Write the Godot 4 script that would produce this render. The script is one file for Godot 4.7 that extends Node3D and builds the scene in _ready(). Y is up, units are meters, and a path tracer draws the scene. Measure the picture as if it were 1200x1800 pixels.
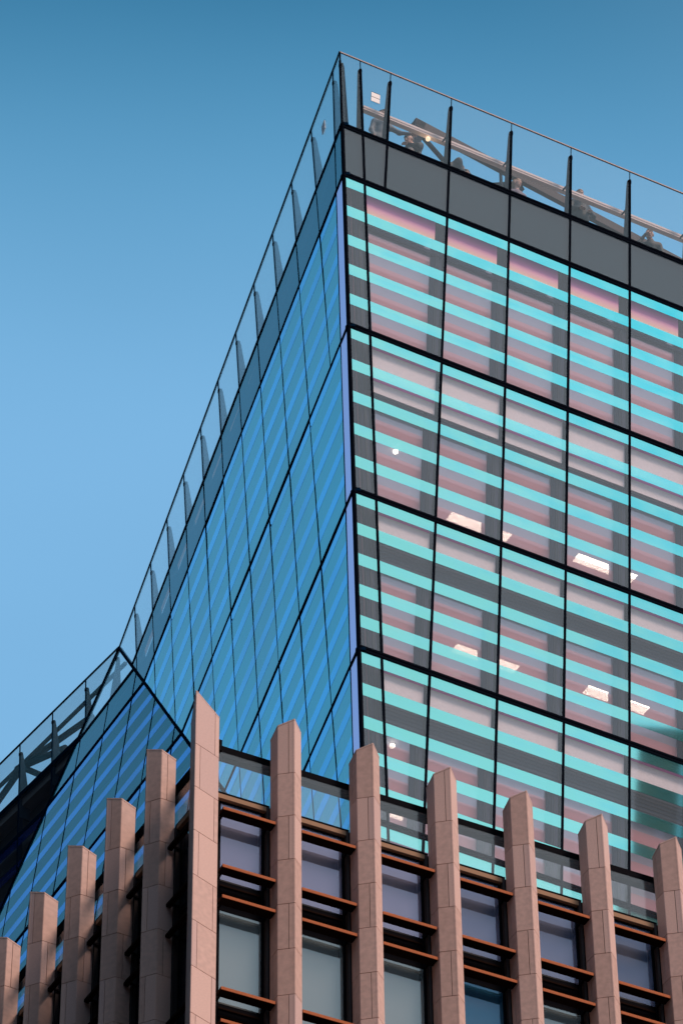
extends Node3D
# A faceted glass tower above a stone-finned podium, seen from the street below.

# ---------------------------------------------------------------- measured frames (metres, y up)
const P0 := Vector3(2.09481, 62.19099, -58.37015)      # right facade: second long mullion at the second floor line
const AH := Vector3(0.87496, 0.0, -0.48420)
const AM := Vector3(0.05504, 0.99352, 0.09946)
const AN := Vector3(0.48106, -0.11368, 0.86929)
const BO := Vector3(0.14563, 66.19073, -56.76842)      # left facade: the corner at the top floor line
const BH := Vector3(-0.29286, 0.0, -0.95615)
const BM := Vector3(-0.04972, 0.99865, 0.01523)
const BN := Vector3(-0.95486, -0.05200, 0.29247)
const KO := Vector3(-5.49818, 69.11295, -74.67504)     # the point where three facets meet
const CH := Vector3(-0.49090, 0.0, -0.87121)
const CM := Vector3(0.09223, 0.99438, -0.05197)
const CN := Vector3(-0.86632, 0.10586, 0.48815)
const DH := Vector3(-0.59482, 0.0, -0.80386)
const DM := Vector3(-0.02342, 0.99958, 0.01733)
const DN := Vector3(-0.80352, -0.02913, 0.59457)
const FOLD := Vector3(0.21329, -0.80530, 0.55317)
const CREASE := Vector3(-0.42341, -0.67410, -0.60524)
const PC := Vector3(-2.54578, 48.52804, -53.01657)     # tip of the podium's corner fin
const PE := Vector3(0.89571, 0.0, -0.44464)
const PO := Vector3(0.44464, 0.0, 0.89571)
const LE := Vector3(-0.50453, 0.0, -0.86340)
const LO := Vector3(-0.86340, 0.0, 0.50453)
const DECK := 67.54
const UP := Vector3.UP

var M := {}
var root: Node3D
var rng := RandomNumberGenerator.new()
var shimmer := FastNoiseLite.new()


class Fr:
	var o: Vector3
	var x: Vector3
	var y: Vector3
	var z: Vector3
	func _init(a: Vector3, b: Vector3, c: Vector3, d: Vector3):
		o = a; x = b; y = c; z = d
	func p(u: float, v: float, d := 0.0) -> Vector3:
		return o + x * u + y * v + z * d


class MB:                                   # collects flat faces; every face knows which way is out
	var v := PackedVector3Array()
	var n := PackedVector3Array()
	var c := PackedColorArray()
	func face(pts: Array, out: Vector3, cols: Array = []):
		var nn := Vector3.ZERO
		for i in pts.size():
			var a: Vector3 = pts[i] - pts[0]
			var b: Vector3 = pts[(i + 1) % pts.size()] - pts[0]
			nn += a.cross(b)
		if nn.length() < 1e-9: return
		nn = nn.normalized()
		var flip := nn.dot(out) < 0.0
		if flip: nn = -nn
		for i in range(1, pts.size() - 1):
			var idx := [0, i, i + 1] if flip else [0, i + 1, i]
			for k in idx:
				v.append(pts[k]); n.append(nn)
				c.append(cols[k] if cols.size() > 0 else Color.WHITE)
	func solid(bot: Array, top: Array):      # two matching rings
		var mid := Vector3.ZERO
		for q in bot: mid += q
		for q in top: mid += q
		mid /= float(bot.size() + top.size())
		face(bot, bot[0] - top[0]); face(top, top[0] - bot[0])
		var s := bot.size()
		# outward by ring orientation, so that hollow rings work too
		var area := Vector3.ZERO
		for i in s: area += (bot[i] - bot[0]).cross(bot[(i + 1) % s] - bot[0])
		for i in s:
			var j := (i + 1) % s
			var out: Vector3 = (bot[j] - bot[i]).cross(area)
			face([bot[i], bot[j], top[j], top[i]], out)
	func box(f: Fr, u0: float, u1: float, v0: float, v1: float, d0: float, d1: float):
		solid([f.p(u0, v0, d0), f.p(u1, v0, d0), f.p(u1, v1, d0), f.p(u0, v1, d0)], [f.p(u0, v0, d1), f.p(u1, v0, d1), f.p(u1, v1, d1), f.p(u0, v1, d1)])
	func slab(f: Fr, poly: Array, d0: float, d1: float):
		if poly.size() < 3: return
		var a := []
		var b := []
		for q in poly:
			a.append(f.p(q.x, q.y, d0)); b.append(f.p(q.x, q.y, d1))
		solid(a, b)
	func sheet(f: Fr, poly: Array, d: float, cols: Array = []):
		if poly.size() < 3: return
		var a := []
		for q in poly: a.append(f.p(q.x, q.y, d))
		face(a, f.z, cols)
	func tube(a: Vector3, b: Vector3, r: float, sides := 8, r2 := -1.0):
		if r2 < 0.0: r2 = r
		var ax := (b - a).normalized()
		var p := ax.cross(UP if absf(ax.y) < 0.9 else Vector3.RIGHT).normalized()
		var q := ax.cross(p)
		var ra := []
		var rb := []
		for i in sides:
			var t := TAU * i / sides
			ra.append(a + (p * cos(t) + q * sin(t)) * r); rb.append(b + (p * cos(t) + q * sin(t)) * r2)
		solid(ra, rb)
	func ball(o: Vector3, r: float, rings := 8, segs := 12):
		for i in rings:
			for j in segs:
				var q := []
				for w in [[i, j], [i, j + 1], [i + 1, j + 1], [i + 1, j]]:
					var th: float = PI * w[0] / rings
					var ph: float = TAU * w[1] / segs
					q.append(o + Vector3(sin(th) * cos(ph), cos(th), sin(th) * sin(ph)) * r)
				face(q, (q[0] + q[2]) * 0.5 - o)
	func mesh(base: Vector3) -> ArrayMesh:
		var w := PackedVector3Array()
		w.resize(v.size())
		for i in v.size(): w[i] = v[i] - base
		var a := []
		a.resize(Mesh.ARRAY_MAX)
		a[Mesh.ARRAY_VERTEX] = w; a[Mesh.ARRAY_NORMAL] = n; a[Mesh.ARRAY_COLOR] = c
		var m := ArrayMesh.new()
		m.add_surface_from_arrays(Mesh.PRIMITIVE_TRIANGLES, a)
		return m


# ---------------------------------------------------------------- helpers
func lin(r: float, g: float, b: float, a := 1.0) -> Color:
	var k := Color(r, g, b).linear_to_srgb()
	k.a = a
	return k

func mat(key: String, col: Color, rough := 0.5, metal := 0.0, spec := 0.5) -> StandardMaterial3D:
	var m := StandardMaterial3D.new()
	m.albedo_color = col; m.roughness = rough; m.metallic = metal; m.metallic_specular = spec
	if col.a < 0.999: m.transparency = BaseMaterial3D.TRANSPARENCY_ALPHA; m.cull_mode = BaseMaterial3D.CULL_DISABLED
	M[key] = m
	return m

var used_names := {}
func numbered(called: String) -> String:
	used_names[called] = used_names.get(called, -1) + 1
	return called if used_names[called] == 0 else "%s_%03d" % [called, used_names[called]]

func thing(called: String, label: String, category: String, at: Vector3, group := "") -> Node3D:
	var o := Node3D.new()
	o.name = numbered(called); add_child(o); o.position = at
	o.set_meta("label", label); o.set_meta("category", category)
	if group != "": o.set_meta("group", group)
	return o

func base_of(parent: Node3D) -> Vector3:
	var b := Vector3.ZERO
	var q: Node = parent
	while q != self:
		b += (q as Node3D).position; q = q.get_parent()
	return b

func obj(called: String, mb: MB, material: Material, parent: Node3D) -> MeshInstance3D:
	if mb.v.is_empty(): return null
	var o := MeshInstance3D.new()
	o.name = called
	o.mesh = mb.mesh(base_of(parent)); o.material_override = material
	parent.add_child(o, true)
	return o

func solo(called: String, mb: MB, material: Material, at: Vector3, label: String, category: String) -> MeshInstance3D:
	var o := MeshInstance3D.new()
	o.name = numbered(called); o.mesh = mb.mesh(at); o.position = at; o.material_override = material
	add_child(o, true)
	o.set_meta("label", label); o.set_meta("category", category)
	return o

func clip(poly: Array, planes: Array) -> Array:         # keep where (p - point) . normal >= 0
	var out := poly
	for pl in planes:
		var src := out
		out = []
		for i in src.size():
			var a: Vector2 = src[i]
			var b: Vector2 = src[(i + 1) % src.size()]
			var da: float = (a - pl[0]).dot(pl[1])
			var db: float = (b - pl[0]).dot(pl[1])
			if da >= 0.0: out.append(a)
			if (da >= 0.0) != (db >= 0.0): out.append(a + (b - a) * (da / (da - db)))
		if out.size() < 3: return []
	return out

func span(poly: Array) -> float:
	var a := 0.0
	for i in range(1, poly.size() - 1): a += absf((poly[i] - poly[0]).cross(poly[i + 1] - poly[0])) * 0.5
	return a

func rect(u0: float, u1: float, v0: float, v1: float) -> Array:
	return [Vector2(u0, v0), Vector2(u1, v0), Vector2(u1, v1), Vector2(u0, v1)]

func quad(f0: Array, f1: Array, v0: float, v1: float, inset := 0.0) -> Array:   # between two slanted lines [u at v = 0, slope]
	return [Vector2(f0[0] + f0[1] * v0 + inset, v0), Vector2(f1[0] + f1[1] * v0 - inset, v0), Vector2(f1[0] + f1[1] * v1 - inset, v1), Vector2(f0[0] + f0[1] * v1 + inset, v1)]


# ---------------------------------------------------------------- the scene
func _ready():
	rng.seed = 7
	shimmer.seed = 5; shimmer.frequency = 0.9; shimmer.fractal_octaves = 3
	camera_sky_sun()
	materials()
	ground_and_neighbours()
	glass_tower()
	balustrade()
	stone_podium()
	roof_things()


func az(a: float, el: float) -> Vector3:
	return Vector3(sin(deg_to_rad(a)) * cos(deg_to_rad(el)), sin(deg_to_rad(el)), -cos(deg_to_rad(a)) * cos(deg_to_rad(el)))

const SUN_AZ := 119.0
const SUN_EL := 49.0

func camera_sky_sun():
	var cam := Camera3D.new()
	cam.name = "camera"
	cam.fov = 14.23667; cam.near = 0.5; cam.far = 3000.0
	cam.transform = Transform3D(Basis(Vector3(0.99990, -0.01010, -0.00974), Vector3(0.01403, 0.71961, 0.69424), Vector3(0.0, -0.69431, 0.71968)).orthonormalized(), Vector3(0, 1.6, 0))
	add_child(cam)
	cam.current = true
	var w := 768
	var h := 384
	var img := Image.create(w, h, false, Image.FORMAT_RGBF)
	var wisps := FastNoiseLite.new()
	wisps.seed = 3; wisps.frequency = 1.6; wisps.fractal_octaves = 5
	var sun := az(SUN_AZ, SUN_EL)
	for j in h:
		var el := PI * (0.5 - (j + 0.5) / h)
		for i in w:
			var ph := TAU * (i + 0.5) / w
			var d := Vector3(sin(ph) * cos(el), sin(el), -cos(ph) * cos(el))
			var e := clampf(rad_to_deg(el), 0.0, 90.0)
			var zen := smoothstep(44.0, 56.0, e)
			var low := 1.0 - smoothstep(0.0, 42.0, e)
			var k := Vector3(0.208, 0.472, 0.77).lerp(Vector3(0.0, 0.062, 0.165), zen).lerp(Vector3(0.52, 0.62, 0.74), low * 0.8)
			var ang := rad_to_deg(acos(clampf(d.dot(sun), -1.0, 1.0)))
			var glow := pow(clampf(1.0 - ang / 66.0, 0.0, 1.0), 1.15)
			k.x *= 1.0 - 0.55 * zen
			k = k.lerp(Vector3(0.86, 0.95, 1.04), clampf(glow * 1.15, 0.0, 1.0))
			var q := wisps.get_noise_3d(d.x * 2.0, d.y * 6.0, d.z * 2.0)
			k *= 1.0 + 0.09 * q + 0.10 * q * glow
			img.set_pixel(i, j, Color(k.x, k.y, k.z))
	var sky := Sky.new()
	var pm := PanoramaSkyMaterial.new()
	pm.panorama = ImageTexture.create_from_image(img)
	sky.sky_material = pm
	var env := Environment.new()
	env.background_mode = Environment.BG_SKY
	env.sky = sky
	env.tonemap_mode = Environment.TONE_MAPPER_LINEAR
	env.tonemap_exposure = 1.0
	env.ambient_light_source = Environment.AMBIENT_SOURCE_SKY
	env.sdfgi_enabled = true; env.ssao_enabled = true; env.ssil_enabled = true
	var we := WorldEnvironment.new()
	we.name = "environment"; we.environment = env
	add_child(we)
	var s := DirectionalLight3D.new()
	s.name = "sun"
	s.light_energy = 1.05; s.light_color = Color(1.0, 0.87, 0.80); s.light_angular_distance = 18.0; s.shadow_enabled = true
	add_child(s)
	s.look_at_from_position(sun * 100.0, Vector3.ZERO, UP)


func speckle(m: StandardMaterial3D, seed_: int, lo: float, hi: float, scale: float, freq: float):
	var nz := FastNoiseLite.new()
	nz.seed = seed_; nz.frequency = freq; nz.fractal_octaves = 4
	var t := NoiseTexture2D.new()
	t.width = 512; t.height = 512; t.seamless = true; t.noise = nz
	var g := Gradient.new()
	g.set_color(0, Color(lo, lo, lo)); g.set_color(1, Color(hi, hi, hi))
	t.color_ramp = g
	m.albedo_texture = t
	m.uv1_triplanar = true; m.uv1_world_triplanar = true; m.uv1_scale = Vector3.ONE * scale


func materials():
	var m := mat("frame", lin(0.005, 0.007, 0.012), 0.6, 0.0, 0.0)
	mat("frame_b", lin(0.002, 0.012, 0.03), 0.6, 0.0, 0.0)
	mat("clear", lin(0.74, 0.9, 1.0, 0.0), 0.02, 0.13, 0.45)
	mat("cyan", lin(0.34, 0.97, 0.92, 0.0), 0.03, 0.84)
	m = mat("inner", lin(0.80, 0.75, 0.92, 0.42), 0.03, 0.28)
	m = mat("rose", lin(1.0, 0.46, 0.52, 0.70), 0.04, 0.24)  # tint for the pink light that the stripes pass inwards
	m = mat("magenta", lin(0.62, 0.16, 0.50, 0.0), 0.04, 0.62)
	m = mat("peach", lin(0.92, 0.47, 0.33, 0.0), 0.04, 0.55)
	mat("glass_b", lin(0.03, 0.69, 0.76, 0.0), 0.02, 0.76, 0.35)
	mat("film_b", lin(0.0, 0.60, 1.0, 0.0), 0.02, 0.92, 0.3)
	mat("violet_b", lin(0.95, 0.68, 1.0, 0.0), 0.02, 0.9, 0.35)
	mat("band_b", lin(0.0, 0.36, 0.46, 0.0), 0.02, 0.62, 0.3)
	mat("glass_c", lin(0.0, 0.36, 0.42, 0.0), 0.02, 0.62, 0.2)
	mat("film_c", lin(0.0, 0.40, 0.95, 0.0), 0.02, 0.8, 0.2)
	mat("glass_d", lin(0.02, 0.05, 0.08, 0.0), 0.02, 0.3, 0.2)  # dark tint stands in for the dark surroundings this facet mirrors
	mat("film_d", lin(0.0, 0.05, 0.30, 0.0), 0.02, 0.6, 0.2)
	mat("rail_glass", lin(0.5, 0.85, 0.95, 0.0), 0.02, 0.02, 0.36)
	mat("rail_glass_b", lin(0.35, 0.75, 0.85, 0.0), 0.02, 0.13, 0.4)
	m = mat("beige", lin(0.92, 0.82, 0.84), 0.9, 0.0, 0.1)
	speckle(m, 11, 0.93, 1.0, 1.3, 0.02)
	mat("painted_rose_light", lin(0.92, 0.20, 0.58), 0.9, 0.0, 0.1)  # pink light through the stripes, painted onto the pale panels
	m = mat("casing", lin(0.050, 0.055, 0.090), 0.9, 0.0, 0.05)
	mat("louvre_grey", lin(0.055, 0.068, 0.092), 0.9, 0.0, 0.05)
	m = mat("casing_light", lin(0.07, 0.075, 0.09), 0.9, 0.0, 0.05)
	m = mat("curtain", lin(0.30, 0.17, 0.20), 0.8)
	m = mat("band_panel", lin(0.010, 0.034, 0.046), 0.95, 0.0, 0.0)
	speckle(m, 12, 0.8, 1.0, 0.7, 0.02)
	mat("slab", lin(0.10, 0.10, 0.11), 0.8)
	mat("ceiling", lin(0.35, 0.34, 0.36), 0.8)
	mat("dark_room", lin(0.02, 0.02, 0.024), 0.8)
	m = mat("lamp", lin(0.9, 0.86, 0.78), 0.6)
	m.emission_enabled = true; m.emission = Color(1.0, 0.93, 0.84); m.emission_energy_multiplier = 9.0
	m = mat("stone", lin(0.71, 0.475, 0.405), 0.62, 0.0, 0.25)
	speckle(m, 21, 0.90, 1.03, 0.7, 0.02)
	m = mat("stone_b", lin(0.67, 0.44, 0.37), 0.58, 0.0, 0.25)
	speckle(m, 22, 0.90, 1.03, 0.6, 0.02)
	m = mat("stone_c", lin(0.74, 0.50, 0.43), 0.60, 0.0, 0.25)
	speckle(m, 24, 0.94, 1.02, 2.3, 0.02)
	m = mat("stone_d", lin(0.67, 0.46, 0.41), 0.60, 0.0, 0.25)
	speckle(m, 25, 0.94, 1.02, 1.5, 0.03)
	mat("joint", lin(0.03, 0.022, 0.02), 0.9)
	m = mat("louvre", lin(0.50, 0.145, 0.055), 0.7, 0.0, 0.2)
	speckle(m, 23, 0.82, 1.05, 1.7, 0.03)
	mat("blade_dark", lin(0.014, 0.006, 0.004), 0.8, 0.0, 0.1)
	mat("bronze", lin(0.34, 0.205, 0.125), 0.7, 0.0, 0.2)
	mat("frame_grey", lin(0.045, 0.04, 0.042), 0.8, 0.0, 0.2)
	mat("black", lin(0.004, 0.004, 0.006), 0.8, 0.0, 0.1)
	mat("window", lin(0.47, 0.50, 0.78, 0.0), 0.02, 0.38, 0.5)
	mat("window_b", lin(0.36, 0.46, 0.78, 0.0), 0.02, 0.30, 0.45)
	mat("window_c", lin(0.28, 0.42, 0.78, 0.0), 0.02, 0.22, 0.4)
	mat("window_low", lin(0.40, 0.53, 0.58, 0.0), 0.02, 0.42, 0.5)
	mat("window_open", lin(0.05, 0.22, 0.40, 0.0), 0.02, 0.45, 0.4)
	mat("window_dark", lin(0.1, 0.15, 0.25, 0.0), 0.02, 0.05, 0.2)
	mat("blind", lin(0.15, 0.165, 0.16), 0.9)
	mat("parapet", lin(0.7, 0.9, 1.0, 0.0), 0.02, 0.03, 0.42)
	m = mat("steel", lin(0.105, 0.088, 0.086), 0.8, 0.0, 0.1)
	mat("steel_dark", lin(0.025, 0.033, 0.045), 0.9, 0.0, 0.1)
	mat("post", lin(0.022, 0.042, 0.065), 0.9, 0.0, 0.0)
	m = mat("handrail", lin(0.90, 0.74, 0.70), 0.85, 0.0, 0.1)
	mat("cap", lin(0.14, 0.11, 0.12), 0.5, 0.2)
	mat("white", lin(0.82, 0.78, 0.76), 0.5)
	m = mat("globe", lin(0.9, 0.85, 0.75), 0.4)
	m.emission_enabled = true; m.emission = Color(1.0, 0.86, 0.68); m.emission_energy_multiplier = 1.1
	m = mat("asphalt", lin(0.05, 0.05, 0.052), 0.9)
	speckle(m, 31, 0.75, 1.1, 0.4, 0.03)
	m = mat("paving", lin(0.16, 0.155, 0.15), 0.9)
	speckle(m, 32, 0.8, 1.05, 0.5, 0.03)
	m = mat("deck", lin(0.20, 0.19, 0.18), 0.85)
	mat("neighbour", lin(0.010, 0.010, 0.012), 0.9, 0.0, 0.1)
	mat("neighbour_glass", lin(0.006, 0.008, 0.012), 0.5, 0.0, 0.2)
	mat("pale_rib", lin(0.85, 0.82, 0.80), 0.35, 0.8)
	m = mat("skin", Color.WHITE, 0.7)
	m.vertex_color_use_as_albedo = true
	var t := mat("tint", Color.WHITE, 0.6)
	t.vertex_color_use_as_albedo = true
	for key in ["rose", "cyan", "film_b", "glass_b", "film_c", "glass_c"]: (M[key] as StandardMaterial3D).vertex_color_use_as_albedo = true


func ground_and_neighbours():
	var w := Fr.new(Vector3.ZERO, Vector3.RIGHT, Vector3.FORWARD, UP)
	var g := MB.new()
	g.sheet(w, rect(-700, 700, -700, 700), 0.0)
	var o := solo("street", g, M.asphalt, Vector3.ZERO, "dark asphalt street below the building", "street")
	o.set_meta("kind", "structure")
	g = MB.new()
	g.box(w, -30, 60, 38, 110, 0.0, 0.13)
	o = solo("pavement", g, M.paving, Vector3.ZERO, "grey pavement around the building", "pavement")
	o.set_meta("kind", "structure")
	# across the street to the right: mirrored, dark, in the lowest panes at the right of the glass facade
	var from := P0 + AH * 4.6 + AM * -9.0
	var dir := az(121.85, 0.0)
	var side := az(31.3, 0.0)
	var f := Fr.new(Vector3(from.x, 0, from.z) + dir * 82.0, -side, UP, -dir)
	var t := thing("office_tower", "dark office tower with pale ribs, mirrored in the lowest right panes of the glass facade", "building", f.o)
	var mb := MB.new()
	mb.box(f, -25.0, 0.0, 0.13, 101.5, -22.0, 0.0)
	mb.tube(f.p(-9.5, 98.0, -6.0), f.p(-9.5, 105.5, -6.0), 7.0, 28, 4.0)
	obj("wall", mb, M.neighbour, t)
	for k in 9:
		mb = MB.new()
		var u := -1.9 - k * 2.55
		mb.box(f, u - 0.11 - 0.06 * (k % 3), u + 0.11, 0.13, 99.0 - 1.5 * (k % 4), 0.0, 0.5)
		obj("rib", mb, M.pale_rib, t)
	for k in 24:
		mb = MB.new()
		mb.box(f, -24.6, -0.4, 5.0 + k * 3.7, 6.8 + k * 3.7, 0.0, 0.06)
		obj("window_band", mb, M.neighbour_glass, t)
	# to the left: it closes off the sky that the far dark facet mirrors
	from = KO + DH * 3.0
	dir = az(-76.0, 0.0)
	side = az(14.0, 0.0)
	f = Fr.new(Vector3(from.x, 0, from.z) + dir * 34.0, side, UP, -dir)
	t = thing("neighbour_block", "tall dark office block on the left, mirrored in the darkest facet", "building", f.o)
	mb = MB.new()
	mb.box(f, -30.0, 12.5, 0.13, 150.0, -18.0, 0.0)
	obj("wall", mb, M.neighbour, t)
	for k in 38:
		mb = MB.new()
		mb.box(f, -29.5, 12.0, 4.0 + k * 3.8, 6.1 + k * 3.8, 0.0, 0.06)
		obj("window_band", mb, M.neighbour_glass, t)
	# on the near side of the street, left of and behind the camera: unseen blocks added to keep the left wall in shade
	f = Fr.new(Vector3(-30, 0, -36), Vector3(0, 0, -1), UP, Vector3(1, 0, 0))
	t = thing("added_street_block", "unseen dark block added across the side street to shade the stone fins", "building", f.o)
	mb = MB.new()
	mb.box(f, -70.0, 14.0, 0.13, 80.0, -20.0, 0.0)
	obj("wall", mb, M.neighbour, t)
	for k in 19:
		mb = MB.new()
		mb.box(f, -69.5, 13.5, 4.0 + k * 3.9, 6.1 + k * 3.9, 0.0, 0.06)
		obj("window_band", mb, M.neighbour_glass, t)
	f = Fr.new(Vector3(-28, 0, 22), Vector3(1, 0, 0), UP, Vector3(0, 0, -1))
	t = thing("added_corner_block", "unseen dark block added behind the viewpoint to cut ambient light", "building", f.o)
	mb = MB.new()
	mb.box(f, 0.0, 44.0, 0.13, 100.0, -20.0, 0.0)
	obj("wall", mb, M.neighbour, t)
	for k in 24:
		mb = MB.new()
		mb.box(f, 0.5, 43.5, 4.0 + k * 3.9, 6.1 + k * 3.9, 0.0, 0.06)
		obj("window_band", mb, M.neighbour_glass, t)


# ---------------------------------------------------------------- tower
var FA: Fr
var FB: Fr
var FC: Fr
var FD: Fr
const A_ROWS := [5.385, 4.026, 0.0, -4.159, -7.911, -11.72, -15.6]
const B_ROWS := [1.40, 0.03, -4.0, -8.12, -11.89, -15.7, -19.4]
const C_ROWS := [-1.78, -2.91, -6.95, -11.1, -14.87, -18.7, -22.4]
const D_ROWS := [-1.65, -2.93, -6.93, -11.06, -14.8, -18.6, -22.3]
const UC := [-2.172, -0.0775]
const UM := [-1.672, -0.0775]
var clip_b := [[Vector2(18.774, 2.926), Vector2(-0.8064, 0.5914)]]
var clip_c := [[Vector2.ZERO, Vector2(0.8099, -0.5866)], [Vector2.ZERO, Vector2(-0.6779, -0.7351)]]
var clip_d := [[Vector2.ZERO, Vector2(0.6744, 0.7384)]]

func a_lines(row: int) -> Array:
	var out := [UC, UM]
	if row == 0: out.append([-1.5, 0.0])
	for k in 8: out.append([1.5 * k, 0.0])
	return out

func b_lines(row: int) -> Array:
	var out := [[0.0, -0.1277], [0.55, -0.1277]]
	if row <= 1: out.append([1.79, 0.0])
	for k in 12: out.append([3.34 + 1.543 * k, 0.0])
	return out

func c_lines() -> Array:
	var out := []
	for k in 22: out.append([-14.0 + 0.24 + 1.535 * k, 0.0])
	return out

func d_lines() -> Array:
	var out := []
	for k in 16: out.append([-15.0 - 0.02 + 1.5 * k, 0.0])
	return out

func pane_with_films(t: Node3D, f: Fr, poly: Array, glass: Material, film: Material, rows: Array, cut: Array, l0: Array, l1: Array, films: bool, called := "glass_pane"):
	var mb := MB.new()
	var tilt := [rng.randf_range(-0.003, 0.003), rng.randf_range(-0.003, 0.003)]
	var mid := Vector2.ZERO
	for q in poly: mid += q
	mid /= poly.size()
	var pts := []
	for q in poly: pts.append(f.p(q.x, q.y, (q.x - mid.x) * tilt[0] + (q.y - mid.y) * tilt[1]))
	var tone := 1.0 + (rng.randf_range(-0.10, 0.06) if f != FA else 0.0)
	var pc0 := []
	for q in poly:
		var g: float = tone * (1.0 + 0.14 * shimmer.get_noise_2d(q.x * 0.16 + 9.0, q.y * 0.10))
		pc0.append(Color(clampf(g + 0.6 * (g - 1.0), 0, 2), g, g) if f != FA else Color.WHITE)
	mb.face(pts, f.z, pc0)
	var pane := obj(called, mb, glass, t)
	if not films: return
	var vt: float = rows[0]
	var per: float = (rows[0] - rows[1]) / 5.13
	for i in 5:
		var s0 := vt - 0.05 - per * i
		var st := clip(quad(l0, l1, s0 - 0.28, s0, 0.032), cut)
		if span(st) < 0.004: continue
		mb = MB.new()
		var cells := 8 if f == FA else 2
		for j in cells:
			var part := clip(quad(lerp_line(l0, l1, float(j) / cells, 0.032), lerp_line(l0, l1, float(j + 1) / cells, 0.032), s0 - 0.28, s0), cut)
			for half in (2 if f == FA else 1):
				var pc := part
				if f == FA: pc = clip(part, [[Vector2(0, s0 - 0.14), Vector2(0, -1.0 if half == 0 else 1.0)]])
				if pc.size() < 3: continue
				pts = []
				var cols := []
				for q in pc:
					pts.append(f.p(q.x, q.y, 0.0025 + (q.x - mid.x) * tilt[0] + (q.y - mid.y) * tilt[1]))
					var w: float = clampf((q.x + 2.5) * 0.075 + (q.y + 4.0) * 0.045, 0.0, 1.0) + 0.42 * shimmer.get_noise_2d(q.x * 1.1, q.y * 2.6)
					if f != FA:
						var g2: float = 0.93 + 0.25 * shimmer.get_noise_2d(q.x * 0.3, q.y * 0.3 + 4.0)
						cols.append(Color(1.0, g2, g2))
						continue
					cols.append(Color(1.22, 1.03, 0.94).lerp(Color(0.38, 0.88, 1.06), clampf(w, -0.3, 1.3)))
				mb.face(pts, f.z, cols)
		obj("film_stripe", mb, film, pane)

func lerp_line(l0: Array, l1: Array, t: float, inset: float) -> Array:
	return [lerpf(l0[0] + inset, l1[0] - inset, t), lerpf(l0[1], l1[1], t)]

func face_of_tower(t: Node3D, f: Fr, rows: Array, lines: Callable_Lines, glass: Material, film: Material, band: Material, cut: Array, trans: float, mull: float, frame: Material, umin: float, umax: float, seen: int):
	for r in rows.size() - 1:
		var ls: Array = lines.rows[mini(r, lines.rows.size() - 1)]
		for k in ls.size() - 1:
			var poly := clip(quad(ls[k], ls[k + 1], rows[r + 1] + trans * 0.5, rows[r] - trans * 0.5, mull * 0.5), cut)
			if span(poly) < 0.01: continue
			var gl := glass
			var fm := film
			if r == 0: gl = band
			elif f == FB and k == 0:
				gl = M.violet_b
			pane_with_films(t, f, poly, gl, fm, [rows[r], rows[r + 1]], cut, ls[k], ls[k + 1], r > 0 and r <= seen and gl != M.violet_b, "spandrel_glass" if r == 0 else "glass_pane")
		var front := 0.014 if f == FA else 0.008
		for k in ls.size():
			var l: Array = ls[k]
			var w := mull
			if k == 0 and f == FB:
				l = [0.055, -0.1277]; w = 0.11
			if k == 0 and f == FA:
				l = [UC[0] + 0.022, UC[1]]; w = 0.05
			var poly := clip([Vector2(l[0] + l[1] * rows[r + 1] - w * 0.5, rows[r + 1]), Vector2(l[0] + l[1] * rows[r + 1] + w * 0.5, rows[r + 1]), Vector2(l[0] + l[1] * rows[r] + w * 0.5, rows[r]), Vector2(l[0] + l[1] * rows[r] - w * 0.5, rows[r])], cut)
			if span(poly) < 0.004: continue
			var mb := MB.new()
			mb.slab(f, poly, -0.13 if k > 0 else -0.04, front)
			obj("mullion", mb, frame, t)
	for r in rows.size():
		var mb := MB.new()
		var h := trans * 0.5
		var e0 := umin
		var e1 := umax
		if f == FA: e0 = UC[0] + UC[1] * rows[r]
		if f == FB: e0 = -0.1277 * rows[r] - 0.01
		mb.slab(f, clip(rect(e0, e1, rows[r] + h * 0.18, rows[r] + h), cut), -0.14, 0.022 if f == FA else 0.014)
		mb.slab(f, clip(rect(e0, e1, rows[r] - h, rows[r] - h * 0.18), cut), -0.14, 0.022 if f == FA else 0.014)
		mb.slab(f, clip(rect(e0, e1, rows[r] - h * 0.18, rows[r] + h * 0.18), cut), -0.14, 0.006 if f == FA else 0.006)
		obj("transom", mb, frame, t)


class Callable_Lines:
	var rows: Array
	func _init(r: Array): rows = r


func footprint(y: float, inset: float) -> Array:
	var ya := (y - P0.y) / AM.y
	var far := P0 + AH * 10.5 + AM * ya
	var cor := P0 + AH * (UC[0] + UC[1] * ya) + AM * ya
	var fo := KO + FOLD * ((KO.y - y) / -FOLD.y)
	var cr := KO + CREASE * ((KO.y - y) / -CREASE.y)
	var out := [far, cor]
	if y < KO.y - 0.3: out += [fo, cr]
	else: out.append(Vector3(KO.x, y, KO.z))
	var dd: Vector3 = out[out.size() - 1] + DH * 6.5
	out += [dd, dd + Vector3(0.80386, 0, -0.59482) * 4.0, far + Vector3(0.3, 0, -1.0) * 14.0]
	var mid := Vector3.ZERO
	for q in out: mid += q
	mid /= out.size()
	for i in out.size(): out[i] = out[i] + (mid - out[i]).normalized() * inset
	return out

func plate(mb: MB, y0: float, y1: float, inset: float):
	mb.solid(footprint(y0, inset), footprint(y1, inset))


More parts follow.
